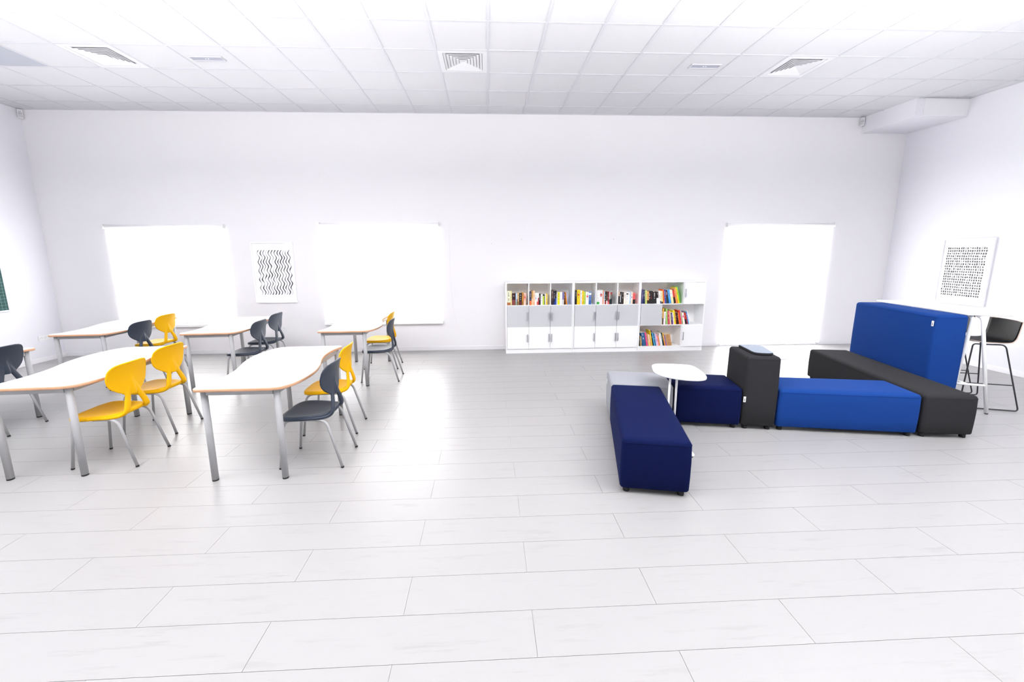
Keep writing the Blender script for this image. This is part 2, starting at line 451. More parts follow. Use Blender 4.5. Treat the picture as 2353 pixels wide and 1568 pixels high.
for i, (x, y, a, dk, lab) in enumerate(CH):
    c = proto_chair if i == 0 else copy_tree(proto_chair, None, SWAP if dk else None)
    c.location = (x, y, 0); c.rotation_euler.z = math.radians(a)
    tag(c, lab, 'chair', 'school chairs at the wavy tables')
    if i == 0:   # the paper sticker on its seat tube
        pass
st = MB(); st.box(-.095, -.045, -.1715, -.1695, .406, .421); st.build('sticker', M_tag, proto_chair)

# ------------------------------------------------------------------ wavy two-pupil tables
def table_outline():
    rt = [(.24, -.705), (.318, -.680), (.365, -.615), (.398, -.50), (.411, -.36), (.404, -.22), (.372, -.06), (.330, .07), (.293, .21), (.276, .36), (.281, .50), (.298, .60), (.318, .665), (.302, .704), (.25, .708)]
    P = spline(rt, 4)
    return P + [(-x, -y) for x, y in P]
def make_table():
    t = empty('school_table', (0, 0, 0)); P = table_outline()
    core = MB().prism(inset(P, .004), .7425, .7655).build('tabletop', M_lam, t, bevel=.0015)
    prof = [(.004, .741), (.0012, .743), (0, .748), (0, .760), (.0012, .7635), (.0045, .765)]
    MB().rings([[(x, y, z) for x, y in inset(P, d)] for d, z in prof], caps=False).build('edge_band', M_ply, core)
    for sx in (-1, 1):
        for sy in (-1, 1):
            x, y = sx*.268, sy*.644
            l = MB().cyl(x, y, .012, .741, .0238, 24).build('leg', M_steel, t)
            MB().cyl(x, y, 0, .0122, .0230, 24).build('foot_cap', M_black, l)
    for sy in (-1, 1):
        MB().box(-.245, .245, sy*.647-.0125, sy*.647+.0125, .700, .7415).build('apron', M_steel, t, bevel=.002)
    for sx in (-1, 1):
        MB().box(sx*.268-.0125, sx*.268+.0125, -.615, .615, .700, .7415).build('apron', M_steel, t, bevel=.002)
    return t
proto_table = make_table()
TB_ = [(-1.893, 3.708, .5, 'white wavy table nearest the camera and the middle of the room'),
       (-3.568, 3.822, 3.5, 'white wavy table in the front row with two yellow chairs'),
       (-5.168, 3.830, 3.5, 'white wavy table cut off by the left edge, one back corner in view'),
       (-1.900, 5.995, .4, 'white wavy table in the rear row closest to the bookcases'),
       (-3.637, 5.975, 3.5, 'white wavy table in the rear row with two dark chairs'),
       (-5.250, 6.000, 3.5, 'white wavy table in the far left corner of the room')]
for i, (x, y, a, lab) in enumerate(TB_):
    t = proto_table if i == 0 else copy_tree(proto_table)
    t.location = (x, y, 0); t.rotation_euler.z = math.radians(a); tag(t, lab, 'table', 'wavy school tables')

# ------------------------------------------------------------------ upholstered modules
def module(name, P, h, fab, label, cat, tagat=None, feet=True, zb=.040, r=.035, rt=.022):
    """P: ccw plan polygon in world metres"""
    c = Vector((sum(p[0] for p in P)/len(P), sum(p[1] for p in P)/len(P)))
    Q = [(p[0]-c.x, p[1]-c.y) for p in P]
    e = empty(name, (c.x, c.y, 0), 0, label, cat, 'upholstered seating modules')
    O = round_poly(Q, r, 6)
    R = []
    for d, z in ((.018, zb), (.006, zb+.004), (0, zb+.014), (-.003, zb+(h-zb)*.3), (-.004, zb+(h-zb)*.6), (0, h-.032), (.002, h-.024), (.007, h-.012), (.016, h-.004), (.030, h-.0005), (.06, h+.003)):
        R.append([(x, y, z) for x, y in inset_round(Q, d, r)])
    body = MB().rings(R).build('upholstery', fab, e)
    MB().rings([[(x, y, z) for x, y in inset_round(Q, d, r)] for d, z in ((.004, h-.0300), (-.0016, h-.0290), (-.0016, h-.0270), (.004, h-.0260))], caps=False).build('seam', fab, body)
    bb = MB().prism(inset_round(Q, .03, r), zb-.006, zb+.01).build('base_board', M_black, e)
    Fp = inset(round_poly(Q, .001, 1), .055)
    m = len(Q)
    for i in range(m):
        a, b_, d_ = Vector(Q[(i-1) % m]), Vector(Q[i]), Vector(Q[(i+1) % m])
        q = b_ + ((a-b_).normalized()+(d_-b_).normalized())*.050
        MB().cyl(q.x, q.y, 0, zb, .0235, 20, r1=.0255).build('foot', M_black, e)
    if tagat:
        (x, y), ang, z, w = tagat
        u = Vector((math.cos(ang), math.sin(ang))); n_ = Vector((-u.y, u.x))
        tg = MB(); c0 = (x-c.x, y-c.y)
        tg.obox(c0, u*w/2, n_*.0012, z-.028, z+.028, 0)
        k = -.020
        for ln in (.006, .003, .007, .004, .005, .006):
            tg.obox((c0[0], c0[1]), u*w*.16, n_*.0018, z+k, z+k+ln*.8, 1); k += ln
        tg.build('brand_tag', [M_tag, M_ink], e)
    return e
ang = math.atan2(-.123, .615); U = Vector((math.cos(ang), math.sin(ang))); V = Vector((-U.y, U.x))
def rect(p, w, d): p = Vector(p); return [tuple(p), tuple(p+U*w), tuple(p+U*w+V*d), tuple(p+V*d)]
PA = [(.952, 2.715), (1.428, 2.618), (1.722, 3.865), (1.250, 3.962)]
module('bench', PA, .425, F_navy, 'long navy blue bench in the front, end towards the camera', 'bench', ((1.2175, 3.72), math.radians(170), .33, .022))
module('bench', rect((1.253, 3.972), .615, .48), .425, F_grey, 'light grey bench behind the long navy bench', 'bench', ((1.327, 4.335), math.radians(190), .33, .02))
PC = [(1.890, 3.852), (2.497, 3.735), (2.592, 4.205), (1.985, 4.325)]
module('bench', PC, .425, F_navy, 'short navy blue bench block between the grey bench and the charcoal pillar stool', 'bench', ((2.515, 3.728), math.radians(-10), .315, .022))
PD = [(2.506, 3.733), (2.815, 3.677), (2.906, 4.145), (2.602, 4.206)]
module('tall_stool', PD, .748, F_char, 'tall charcoal upholstered pillar stool with a blue-grey tray on top', 'stool')
PE = [(2.832, 3.680), (4.047, 3.456), (4.134, 3.925), (2.920, 4.150)]
module('bench', PE, .420, F_blue, 'bright blue bench right of the charcoal pillar stool', 'bench')
PF = [(4.075, 3.452), (4.530, 3.392), (4.905, 5.238), (4.445, 5.320)]
module('bench', PF, .420, F_char, 'long charcoal bench running beside the tall blue backrest block', 'bench', ((4.553, 3.455), math.radians(-25), .26, .022))
PG = [(4.735, 4.040), (5.045, 3.995), (5.262, 5.165), (4.925, 5.225)]
module('backrest_block', PG, 1.080, F_blue, 'tall bright blue upholstered backrest block behind the charcoal bench', 'backrest', ((4.731, 4.075), math.radians(81), .985, .024), r=.04)
# tray that caps the pillar stool
TP = round_poly([(2.595, 3.765), (2.775, 3.722), (2.868, 4.045), (2.830, 4.105), (2.660, 4.150)], [.07, .07, .06, .05, .05], 6)
tc_ = (2.735, 3.95); Q = [(x-tc_[0], y-tc_[1]) for x, y in TP]
e = empty('tray', (*tc_, .7515), 0, 'rounded blue-grey tray lying on the charcoal pillar stool', 'tray')
MB().rings([[(x, y, z) for x, y in inset(Q, d)] for d, z in ((.012, 0), (.003, .001), (0, .005), (0, .018), (.002, .0205), (.005, .0215))]).build('tray_base', F_char, e)
MB().rings([[(x, y, z) for x, y in inset(Q, d)] for d, z in ((.004, .0216), (.0035, .024), (.006, .0255))]).build('tray_plate', M_tray, e)

# ------------------------------------------------------------------ white side tables
def side_table(P, z, legs, base, label):
    c = (sum(p[0] for p in P)/len(P), sum(p[1] for p in P)/len(P))
    e = empty('side_table', (*c, 0), 0, label, 'table', 'white side tables among the benches')
    O = [(x-c[0], y-c[1]) for x, y in spline(P, 5, True)]
    MB().rings([[(x, y, q) for x, y in inset(O, d)] for d, q in ((.010, z-.022), (.002, z-.018), (0, z-.010), (.0015, z-.003), (.005, z))]).build('tabletop', M_white, e)
    for a, b_ in legs:
        MB().tube([(a[0]-c[0], a[1]-c[1], z-.02), (b_[0]-c[0], b_[1]-c[1], .012)], .0105, 12).build('leg', M_white, e)
    MB().tube(fillet([(x-c[0], y-c[1], .0115) for x, y in base], .05, 5), .0105, 12).build('base_rail', M_white, e)
    for x, y in (base[0], base[-1]):
        MB().cyl(x-c[0], y-c[1], 0, .006, .013, 14).build('foot_pad', M_black, e)
    return e
ST = [(1.655, 3.93), (1.70, 4.035), (1.80, 4.068), (2.03, 4.015), (2.092, 3.93), (2.075, 3.72), (2.02, 3.56), (1.92, 3.512), (1.76, 3.56), (1.645, 3.675), (1.625, 3.80)][::-1]
side_table(ST, .600,
           [((1.74, 3.70), (1.70, 3.63)), ((1.815, 3.72), (1.815, 3.72))], [(1.74, 3.21), (1.765, 3.22), (1.815, 3.72), (1.70, 3.63), (1.66, 3.33)][::-1],
           'white side table with thin legs between the two navy benches')
side_table([(x+1.29, y+.68) for x, y in ST], .600,
           [((3.22, 4.33), (3.27, 4.33)), ((3.12, 4.42), (3.12, 4.42))], [(3.05, 4.68), (3.12, 4.42), (3.27, 4.33), (3.30, 4.62)],
           'white side table half hidden behind the charcoal pillar stool and blue bench')

# ------------------------------------------------------------------ high table and bar stools
e = empty('high_table', (5.42, 4.66, 0), 0, 'white high table behind the blue backrest block, with bar stools', 'table')
def L(x, y): return (x-5.42, y-4.66)
HT = [(5.085, 4.055), (5.49, 3.962), (5.755, 5.285), (5.352, 5.372)]
O = round_poly([L(*p) for p in HT], .03, 4)
MB().rings([[(x, y, z) for x, y in inset(O, d)] for d, z in ((.012, 1.068), (.003, 1.070), (0, 1.074), (0, 1.083), (.003, 1.086))]).build('tabletop', M_white, e)
dv = Vector((.262, 1.30))
for k in (0, 1):
    o_ = dv*k*.93
    for (bx, by), (tx, ty) in (((5.384, 3.957), (5.235, 4.035)), ((5.084, 4.079), (5.162, 4.064))):
        p = fillet([(bx+o_.x-5.42, by+o_.y-4.66, .012), (tx+o_.x-5.42, ty+o_.y-4.66, 1.04), ((tx*.6+5.2*.4)+o_.x-5.42, ty+o_.y-4.66+.05, 1.069)], .05, 5)
        l = MB().tube(p, .0165, 14).build('leg', M_white, e)
        MB().cyl(bx+o_.x-5.42, by+o_.y-4.66, 0, .013, .014, 14).build('foot_cap', M_black, l)
    a = (5.345+o_.x-5.42, 3.975+o_.y-4.66, .315); b_ = (5.108+o_.x-5.42, 4.07+o_.y-4.66, .315)
    MB().tube([a, b_], .0125, 12).build('cross_rail', M_white, e)
m0 = Vector((5.20-5.42, 4.03-4.66, .315)); MB().tube([m0, m0+Vector((dv.x*.93, dv.y*.93, 0))], .0125, 12).build('cross_rail', M_white, e)

def make_stool():
    """bar stool facing local -x"""
    t = empty('bar_stool', (0, 0, 0))
    # one-piece seat and back, a bent sheet
    prof = spline([(-.185, .752), (-.12, .741), (0, .737), (.09, .738), (.145, .750), (.178, .785), (.196, .84), (.210, .91), (.222, .972), (.226, .985)], 6)
    R = []; n = 14
    for i, (x, z) in enumerate(prof):
        a = prof[max(0, i-1)]; b_ = prof[min(len(prof)-1, i+1)]
        tx, tz = b_[0]-a[0], b_[1]-a[1]; ln = math.hypot(tx, tz); nx, nz = -tz/ln, tx/ln
        u = i/(len(prof)-1); w = .196+.012*u
        if i < 3: w -= .014*(3-i)/3
        cur = .035*max(0, (u-.45)/.55)                       # the back wraps slightly
        top = []; bot = []
        for k in range(n+1):
            y = -w+2*w*k/n; f = (y/w)**2
            bx, bz = x-cur*f, z+.012*f*(1-u)
            top.append((bx+nx*.005, y, bz+nz*.005)); bot.append((bx-nx*.005, y, bz-nz*.005))
        R.append(top+bot[::-1])
    sh = MB().rings(R).build('seat_shell', M_shell, t)
    # pale ply edge all round
    edge = [r[n] for r in R] + [R[-1][k] for k in range(n-1, 0, -1)] + [r[0] for r in reversed(R)] + [R[0][k] for k in range(1, n)]
    edge = [Vector(p) for p in edge]
    low = [r[n+1] for r in R] + [R[-1][2*n+1-k] for k in range(n-1, 0, -1)] + [r[2*n+1] for r in reversed(R)] + [R[0][2*n+1-k] for k in range(1, n)]
    cen = Vector((0, 0, .8)); E1 = []; 
    mid = [(Vector(a)+Vector(b_))/2 for a, b_ in zip(edge, low)]
    E = MB(); E.tube(mid+[mid[0], mid[1]], .0046, 8); E.build('shell_edge', M_beech, sh)
    for s in (1, -1):
        fy, ty = .272*s, .165*s
        p = fillet([(.02, ty, .720), (-.165, ty, .722), (-.26, fy, .010), (.26, fy, .010), (.12, ty, .722), (.0, ty, .720)], [.03, .035, .035, .05], 6)
        MB().tube(p, .0072, 10).build('sled_frame', M_blkframe, t)
        def at(x0, x1, z): f = (.722-z)/.712; return (x0+(x1-x0)*f, ty+(fy-ty)*f, z)
        MB().tube([at(-.165, -.26, .285), at(.12, .26, .285)], .006, 8).build('side_bar', M_blkframe, t)
    f = (.722-.285)/.712; yy = .165+(.272-.165)*f; xx = -.165-.095*f
    MB().tube([(xx, -yy, .285), (xx, yy, .285)], .006, 8).build('footrest', M_blkframe, t)
    return t
sa = math.radians(-18.3)
proto_stool = make_stool()
su = Vector((math.cos(sa), math.sin(sa)))
st_c = Vector((5.785+5.958, 3.985+4.500))/2 - su*.26
proto_stool.location = (st_c.x, st_c.y, 0); proto_stool.rotation_euler.z = sa
tag(proto_stool, 'black bar stool fully in view at the right end of the high table', 'stool', 'black bar stools at the high table')
s2 = copy_tree(proto_stool); p2 = st_c + Vector((.178, .575)); s2.location = (p2.x, p2.y, 0)
tag(s2, 'black bar stool mostly hidden behind the tall blue backrest block', 'stool')
# ------------------------------------------------------------------ bookcases
BY0, BY1 = 7.012, D-.014
def bookcase(x0, label, cells):
    """x0 left edge; cells: list of (row, c0, c1, kind) with kind open / grey / white, handle side"""
    w = 1.1735; e = empty('bookcase', (x0+w/2, (BY0+BY1)/2, 0), 0, label, 'bookcase', 'low white bookcases along the back wall')
    ox, oy = x0+w/2, (BY0+BY1)/2
    y0, y1 = BY0-oy, BY1-oy; xl, xr = -w/2, w/2; t = .020
    zs = [.085, .472, .848, 1.250]
    b = MB()
    b.box(xl, xl+t, y0, y1, .0, 1.232); b.box(xr-t, xr, y0, y1, .0, 1.232)           # sides
    b.box(xl, xr, y0-.001, y1, 1.232, 1.252)                                         # top
    for z in (.073, .466, .842): b.box(xl+t, xr-t, y0+.001, y1-.008, z, z+.014+ (.006 if z < .1 else 0))
    b.build('carcass', M_white, e, bevel=.001)
    bp = MB(); bp.box(xl+t, xr-t, y1-.008, y1, .073, 1.232); bp.build('back_panel', M_shelf_in, e)
    k = MB(); k.box(xl+.006, xr-.006, y0+.006, y0+.022, 0, .0725); k.build('plinth', M_white, e)
    iw = w-2*t; cw = iw/3
    rows = {0: (.856, 1.232), 1: (.480, .842), 2: (.093, .466)}
    div = set()
    for row, c0, c1, kind, hs in cells:
        za, zb = rows[row]
        if c1 < 3: div.add((row, c1))
        if kind == 'open': continue
        d = MB(); a, c = xl+t+c0*cw+.003, xl+t+c1*cw-.003
        d.box(a, c, y0-.018, y0-.0005, za-.010+.002, zb+.008-.002 if row else zb-.004)
        d = d.build('door', M_greydoor if kind == 'grey' else M_white, e, bevel=.0012)
        if hs:
            hx = (c-.028) if hs == 'r' else (a+.012)
            hz = (za+zb)/2
            h = MB(); h.box(hx, hx+.016, y0-.046, y0-.043, hz-.072, hz+.072); h.box(hx+.003, hx+.013, y0-.043, y0-.017, hz+.062, hz+.070); h.box(hx+.003, hx+.013, y0-.043, y0-.017, hz-.070, hz-.062)
            h.build('handle', M_handle, d, bevel=.0008)
    for row, c in sorted(div):
        za, zb = rows[row]; x = xl+t+c*cw
        p = MB(); p.box(x-.008, x+.008, y0+.001, y1-.009, za+.0005, zb-.0005); p.build('divider', M_white, e)
    return e
std = [(0, 0, 1, 'open', 0), (0, 1, 2, 'open', 0), (0, 2, 3, 'open', 0)] + [(r_, c, c+1, k_, h_) for r_, k_ in ((1, 'grey'), (2, 'white')) for c, h_ in ((0, 'r'), (1, 'r'), (2, 'l'))]
bookcase(.311, 'white bookcase with three cubbies and six doors, next to the bare wall', std)
bookcase(1.4875, 'white bookcase with six doors in the middle of the three', std)
bookcase(2.664, 'white bookcase with staggered open shelves of colourful books', [(0, 0, 2, 'open', 0), (0, 2, 3, 'white', 'l'), (1, 0, 1, 'grey', 0), (1, 1, 3, 'open', 0), (2, 0, 2, 'open', 0), (2, 2, 3, 'white', 'l')])

# ------------------------------------------------------------------ books
BOOKS = [
 ('c1', 0.856, [
  (0.334, 0.06, 0.002, 0.248, 'e4e6c4', 'a8683c', 0.2, 'thick pale green paperback with brown foot'),
  (0.396, 0.02, 0.001, 0.246, 'eadf9e', 'd9c88a', 0.1, 'thin cream yellow book'),
  (0.416, 0.066, 0.004, 0.208, '3a1d22', '7c3a36', 0.45, 'thick dark maroon paperback'),
  (0.483, 0.017, 0.002, 0.205, 'a9c3d8', '8fb48c', 0.3, 'thin pale blue and green book'),
  (0.501, 0.015, 0.002, 0.211, 'd9d3cf', '6a4a4a', 0.5, 'thin white and brown striped book'),
  (0.517, 0.025, 0.002, 0.216, 'c9a36a', '8a6a40', 0.3, 'tan paperback'),
  (0.543, 0.048, 0.003, 0.211, '1a1718', '5b1f24', 0.3, 'thick black paperback with dark red foot'),
  (0.592, 0.025, 0.001, 0.222, 'c8862f', '9b6a2a', 0.3, 'ochre paperback'),
  (0.622, 0.041, 0.001, 0.208, 'f0b39b', 'f2c2ac', 0.3, 'salmon pink paperback with red mark'),
 ]),
 ('c2', 0.856, [
  (0.727, 0.03, 0.002, 0.237, '2b2f55', 'f2703a', 0.32, 'tri-coloured navy, red and orange book'),
  (0.759, 0.025, -0.001, 0.243, 'c99a4c', 'edc79c', 0.45, 'mustard and peach book'),
  (0.785, 0.032, -0.0, 0.248, 'edc09a', 'e6ad86', 0.2, 'plain peach book'),
  (0.819, 0.031, -0.001, 0.21, 'f4f4f4', 'e8eaf0', 0.3, 'white paperback with small blue mark'),
  (0.851, 0.02, 0.001, 0.21, 'efecec', 'd94a3c', 0.28, 'thin white book with red band'),
  (0.872, 0.016, -0.001, 0.21, 'f0eeee', 'a2232c', 0.6, 'thin white and dark red book'),
  (0.89, 0.026, -0.001, 0.196, '1b1b1f', '1b1b1f', 0.3, 'black paperback'),
  (0.92, 0.032, -0.002, 0.185, 'f6f5f3', 'eeeeee', 0.3, 'plain white paperback'),
  (0.955, 0.035, -0.0, 0.183, '15190f', 'b5cf3a', 0.85, 'black paperback with lime panel'),
  (0.992, 0.014, -0.001, 0.197, 'ece8ea', 'dcdce4', 0.3, 'thin off-white book'),
  (1.01, 0.025, 0.005, 0.196, 'f0cb4e', 'e8c040', 0.3, 'thin yellow book'),
 ]),
 ('c3', 0.856, [
  (1.106, 0.035, 0.008, 0.257, '4a3631', '2a2020', 0.25, 'dark brown hardback'),
  (1.143, 0.026, -0.001, 0.243, '14152a', '1b2c6a', 0.25, 'navy black book with pale spots'),
  (1.17, 0.026, 0.002, 0.246, '101012', '2b4da6', 0.5, 'black and blue book'),
  (1.198, 0.014, -0.002, 0.213, 'f0efee', 'f5f5f5', 0.3, 'thin white book'),
  (1.217, 0.033, -0.0, 0.219, 'e6e22a', 'dcd820', 0.3, 'bright yellow paperback'),
  (1.253, 0.043, -0.004, 0.221, 'f3e9e2', 'f5ece6', 0.3, 'cream paperback with red lettering'),
  (1.301, 0.02, -0.002, 0.216, '7a78b8', 'f2f0f2', 0.42, 'half purple, half white book'),
  (1.323, 0.025, -0.004, 0.213, '6e3b1c', '4f2a16', 0.3, 'leaning dark brown book'),
  (1.349, 0.018, -0.028, 0.211, 'f2962a', 'e0861f', 0.3, 'leaning orange book'),
  (1.369, 0.014, -0.025, 0.208, '9fb4e6', '7f9ad8', 0.3, 'leaning thin light blue book'),
 ]),
 ('c4', 0.856, [
  (1.522, 0.03, 0.002, 0.245, '17171b', '17171b', 0.3, 'black paperback'),
  (1.554, 0.054, 0.003, 0.253, 'f7ce12', 'f3c40c', 0.3, 'thick yellow book with red label'),
  (1.61, 0.031, 0.003, 0.242, 'd9d7e2', 'cfcde0', 0.3, 'pale lavender book'),
  (1.643, 0.029, 0.006, 0.239, 'f7cf10', 'e8b808', 0.25, 'yellow book with red lettering'),
  (1.674, 0.031, 0.003, 0.22, 'b4cc4c', 'a8c444', 0.3, 'lime green book'),
  (1.708, 0.053, -0.0, 0.215, 'f7f5f4', 'f0eeee', 0.3, 'thick white book with red marks'),
  (1.763, 0.042, 0.001, 0.22, '3d6fb4', '2f5fa4', 0.3, 'blue book with white top'),
 ]),
 ('c5', 0.856, [
  (1.906, 0.045, 0.001, 0.245, 'f6f4f2', '2fa03a', 0.18, 'thick white book with green foot'),
  (1.951, 0.055, -0.0, 0.248, 'd6d2d4', 'e2dde0', 0.5, 'thick grey white book with red digits'),
  (2.007, 0.018, 0.001, 0.24, 'f0a283', 'e89878', 0.3, 'thin salmon book'),
  (2.028, 0.015, -0.001, 0.218, 'b9d4ea', 'f0f2f4', 0.4, 'thin pale blue book'),
  (2.044, 0.029, 0.001, 0.213, '1e1412', '8a1a20', 0.25, 'black paperback with red foot'),
  (2.074, 0.022, -0.002, 0.207, '2b1f1b', 'e8e4e0', 0.3, 'dark brown striped paperback'),
  (2.098, 0.026, -0.001, 0.218, '8a1f28', 'e05a5a', 0.2, 'dark red paperback'),
  (2.125, 0.011, -0.006, 0.213, 'f0ece8', '3a2a28', 0.4, 'very thin white book'),
  (2.137, 0.04, -0.002, 0.207, '0f2226', '0d2024', 0.3, 'dark green black book with red top'),
 ]),
 ('c6', 0.856, [
  (2.285, 0.025, 0.001, 0.215, 'e9cdb8', '3a3a3a', 0.65, 'peach and grey speckled paperback'),
  (2.311, 0.035, 0.0, 0.209, '141414', '1c1a1a', 0.3, 'black paperback with white streak'),
  (2.347, 0.034, -0.005, 0.206, '2c211f', '241a18', 0.3, 'dark brown paperback'),
  (2.382, 0.036, -0.002, 0.204, 'f2e6d8', 'efe2d2', 0.3, 'cream paperback'),
  (2.423, 0.039, -0.002, 0.204, 'f5f4f4', 'f3e6dc', 0.3, 'white paperback with black band'),
  (2.464, 0.024, -0.003, 0.204, 'f3f1ea', 'e8e6d8', 0.3, 'thin white book with yellow marks'),
  (2.488, 0.019, -0.004, 0.209, 'a6c8e6', '9cc0e2', 0.3, 'thin sky blue book'),
  (2.51, 0.033, -0.002, 0.209, 'f5e2cc', 'f0d8be', 0.3, 'ivory book with blue stripe'),
  (2.543, 0.044, 0.0, 0.19, 'ee5a5a', '1c1a1a', 0.42, 'red and black paperback'),
 ]),
 ('w1', 0.856, [
  (2.704, 0.02, -0.002, 0.243, '4d4a80', '45427a', 0.3, 'violet book'),
  (2.726, 0.029, -0.011, 0.244, '12284e', '12284e', 0.3, 'navy book'),
  (2.756, 0.036, -0.012, 0.235, 'c6cf76', 'bcc66c', 0.3, 'olive green book'),
  (2.795, 0.036, -0.01, 0.217, 'e0a060', '2c1a14', 0.28, 'orange and dark brown paperback'),
  (2.832, 0.026, -0.011, 0.223, '18181a', '18181a', 0.3, 'black paperback with white lettering'),
  (2.859, 0.03, -0.012, 0.223, '1d1517', '1d1517', 0.3, 'black paperback with red lettering'),
  (2.891, 0.017, -0.012, 0.22, '161618', '161618', 0.3, 'narrow black paperback'),
  (2.909, 0.061, -0.011, 0.209, '1b1b1d', '1b1b1d', 0.3, 'thick black paperback'),
  (2.972, 0.035, -0.012, 0.206, '262224', 'f2f0f0', 0.48, 'half black, half white book'),
  (3.008, 0.028, -0.013, 0.224, 'f4eee8', 'f4eee8', 0.3, 'white cream book'),
  (3.038, 0.02, -0.013, 0.221, 'f1e7d2', '2f4a78', 0.2, 'cream book with blue foot'),
  (3.06, 0.023, -0.018, 0.221, 'f0dc94', '3a3428', 0.15, 'pale yellow book with dark foot'),
  (3.099, 0.022, -0.032, 0.247, 'ee6a24', 'f0a060', 0.2, 'leaning orange hardback'),
  (3.122, 0.029, -0.033, 0.244, '3a4a9c', '33429a', 0.3, 'leaning royal blue book'),
  (3.152, 0.032, -0.033, 0.236, '5a1f14', '1f3a30', 0.5, 'leaning dark red and green book'),
  (3.189, 0.041, -0.05, 0.242, '4a9ede', '3a8ed4', 0.3, 'leaning sky blue book'),
  (3.233, 0.047, -0.049, 0.236, 'f0ead0', 'e6dc9c', 0.5, 'leaning cream yellow book'),
  (3.285, 0.034, -0.046, 0.221, 'd83a2c', '181416', 0.5, 'leaning red and black book'),
  (3.322, 0.031, -0.05, 0.254, 'f2965c', 'ee8c52', 0.3, 'leaning salmon orange book'),
  (3.354, 0.025, -0.069, 0.277, 'f8d80c', 'f2cc08', 0.3, 'leaning tall yellow book'),
  (3.381, 0.02, -0.073, 0.292, '6abf3c', '5cae34', 0.3, 'leaning tall green book'),
 ]),
 ('w2', 0.480, [
  (3.072, 0.021, -0.002, 0.241, 'b8b4ac', 'd8c8a8', 0.3, 'grey patterned book'),
  (3.094, 0.022, -0.007, 0.289, 'dca53c', '4a2c18', 0.4, 'mustard and brown book'),
  (3.118, 0.035, -0.002, 0.229, 'f4eef2', 'f0e0ea', 0.3, 'white and pink book'),
  (3.156, 0.022, -0.034, 0.284, 'a8d46c', 'b0d884', 0.3, 'lime green tall book'),
  (3.191, 0.035, -0.026, 0.238, 'c8485a', 'c8485a', 0.3, 'crimson book'),
  (3.227, 0.021, -0.033, 0.238, 'efe2a0', 'eadc94', 0.3, 'pale yellow book'),
  (3.249, 0.03, -0.028, 0.205, '2e2a72', '5a2a72', 0.25, 'deep purple blue book'),
  (3.282, 0.018, -0.036, 0.209, 'f4e6e8', 'f0dce0', 0.3, 'thin blush white book'),
  (3.301, 0.033, -0.038, 0.25, 'f0dc20', 'e6d018', 0.3, 'tall bright yellow book'),
  (3.335, 0.021, -0.033, 0.212, '8c2c24', '7c241e', 0.3, 'brick red book'),
  (3.357, 0.028, -0.036, 0.212, '2a1612', '1e100e', 0.3, 'dark brown book'),
  (3.386, 0.017, -0.043, 0.212, 'ee7c34', 'ea7028', 0.3, 'thin orange book'),
  (3.409, 0.032, -0.04, 0.251, 'dc3424', 'e84a3c', 0.3, 'red patterned tall book'),
  (3.443, 0.013, -0.045, 0.23, '9cc4de', '90bcd8', 0.3, 'thin light blue book'),
  (3.458, 0.012, -0.038, 0.206, 'b8aa20', 'a89c18', 0.3, 'very thin olive yellow book'),
  (3.472, 0.033, -0.043, 0.206, 'f6f2f4', 'f6f2f4', 0.3, 'white book with pink mark'),
  (3.507, 0.03, -0.053, 0.2, 'c8401c', '1a2020', 0.45, 'red and black book'),
  (3.539, 0.013, -0.052, 0.203, 'c42030', 'b81c2c', 0.3, 'thin red book'),
  (3.561, 0.023, -0.052, 0.221, '3a7ab0', '4a8abc', 0.3, 'steel blue tall book'),
  (3.585, 0.015, -0.057, 0.236, 'e4eef6', 'dce8f2', 0.3, 'thin pale blue white book'),
 ]),
 ('w3', 0.093, [
  (2.691, 0.019, 0.003, 0.18, '3a2620', '3a2620', 0.3, 'dark brown book'),
  (2.721, 0.019, -0.022, 0.175, 'd8b87c', 'c8a86c', 0.3, 'leaning tan book'),
  (2.743, 0.069, -0.043, 0.235, '30608c', '2c5a86', 0.3, 'very thick steel blue book'),
  (2.814, 0.024, -0.049, 0.245, 'f04a86', 'e8407c', 0.3, 'hot pink book'),
  (2.84, 0.015, -0.045, 0.236, '8c8878', '7c786c', 0.3, 'thin grey green book'),
  (2.856, 0.018, -0.038, 0.217, 'e89440', 'f0c080', 0.4, 'orange patterned book'),
  (2.876, 0.016, -0.038, 0.205, 'f0e8d8', 'e8c87c', 0.4, 'white and yellow book'),
  (2.894, 0.023, -0.039, 0.199, 'd89c70', 'cc9064', 0.3, 'dusty salmon book'),
  (2.918, 0.016, -0.057, 0.281, 'ecd020', 'e0c418', 0.3, 'tall yellow book'),
  (2.936, 0.02, -0.061, 0.278, '141c38', '101830', 0.3, 'tall dark navy book'),
  (2.958, 0.019, -0.053, 0.236, '48b8e0', '40acd8', 0.3, 'cyan book'),
  (2.979, 0.019, -0.05, 0.224, '20285c', '1c2454', 0.3, 'narrow navy book'),
  (3.0, 0.019, -0.046, 0.215, '8cb4d4', 'a4c4dc', 0.3, 'light blue book'),
  (3.022, 0.033, -0.041, 0.206, 'f0a4c0', 'f4b4cc', 0.3, 'rose pink book'),
  (3.057, 0.022, -0.041, 0.181, 'ec9040', 'e48434', 0.3, 'orange book'),
  (3.081, 0.021, -0.043, 0.187, 'e0e4e8', 'ccd8e0', 0.3, 'pale grey white book'),
  (3.103, 0.026, -0.047, 0.224, 'f2efea', 'eeeae4', 0.3, 'white book'),
  (3.132, 0.028, -0.058, 0.236, '14383c', '102c34', 0.3, 'dark teal tall book'),
  (3.164, 0.021, -0.057, 0.23, 'f4b83c', 'ee9c34', 0.4, 'amber yellow book'),
  (3.186, 0.017, -0.047, 0.185, '9068b0', 'a05cb0', 0.3, 'purple book'),
  (3.205, 0.026, -0.049, 0.2, 'c09868', 'b88e60', 0.3, 'light tan book'),
  (3.232, 0.032, -0.049, 0.203, 'b8895a', 'b08252', 0.3, 'kraft brown book'),
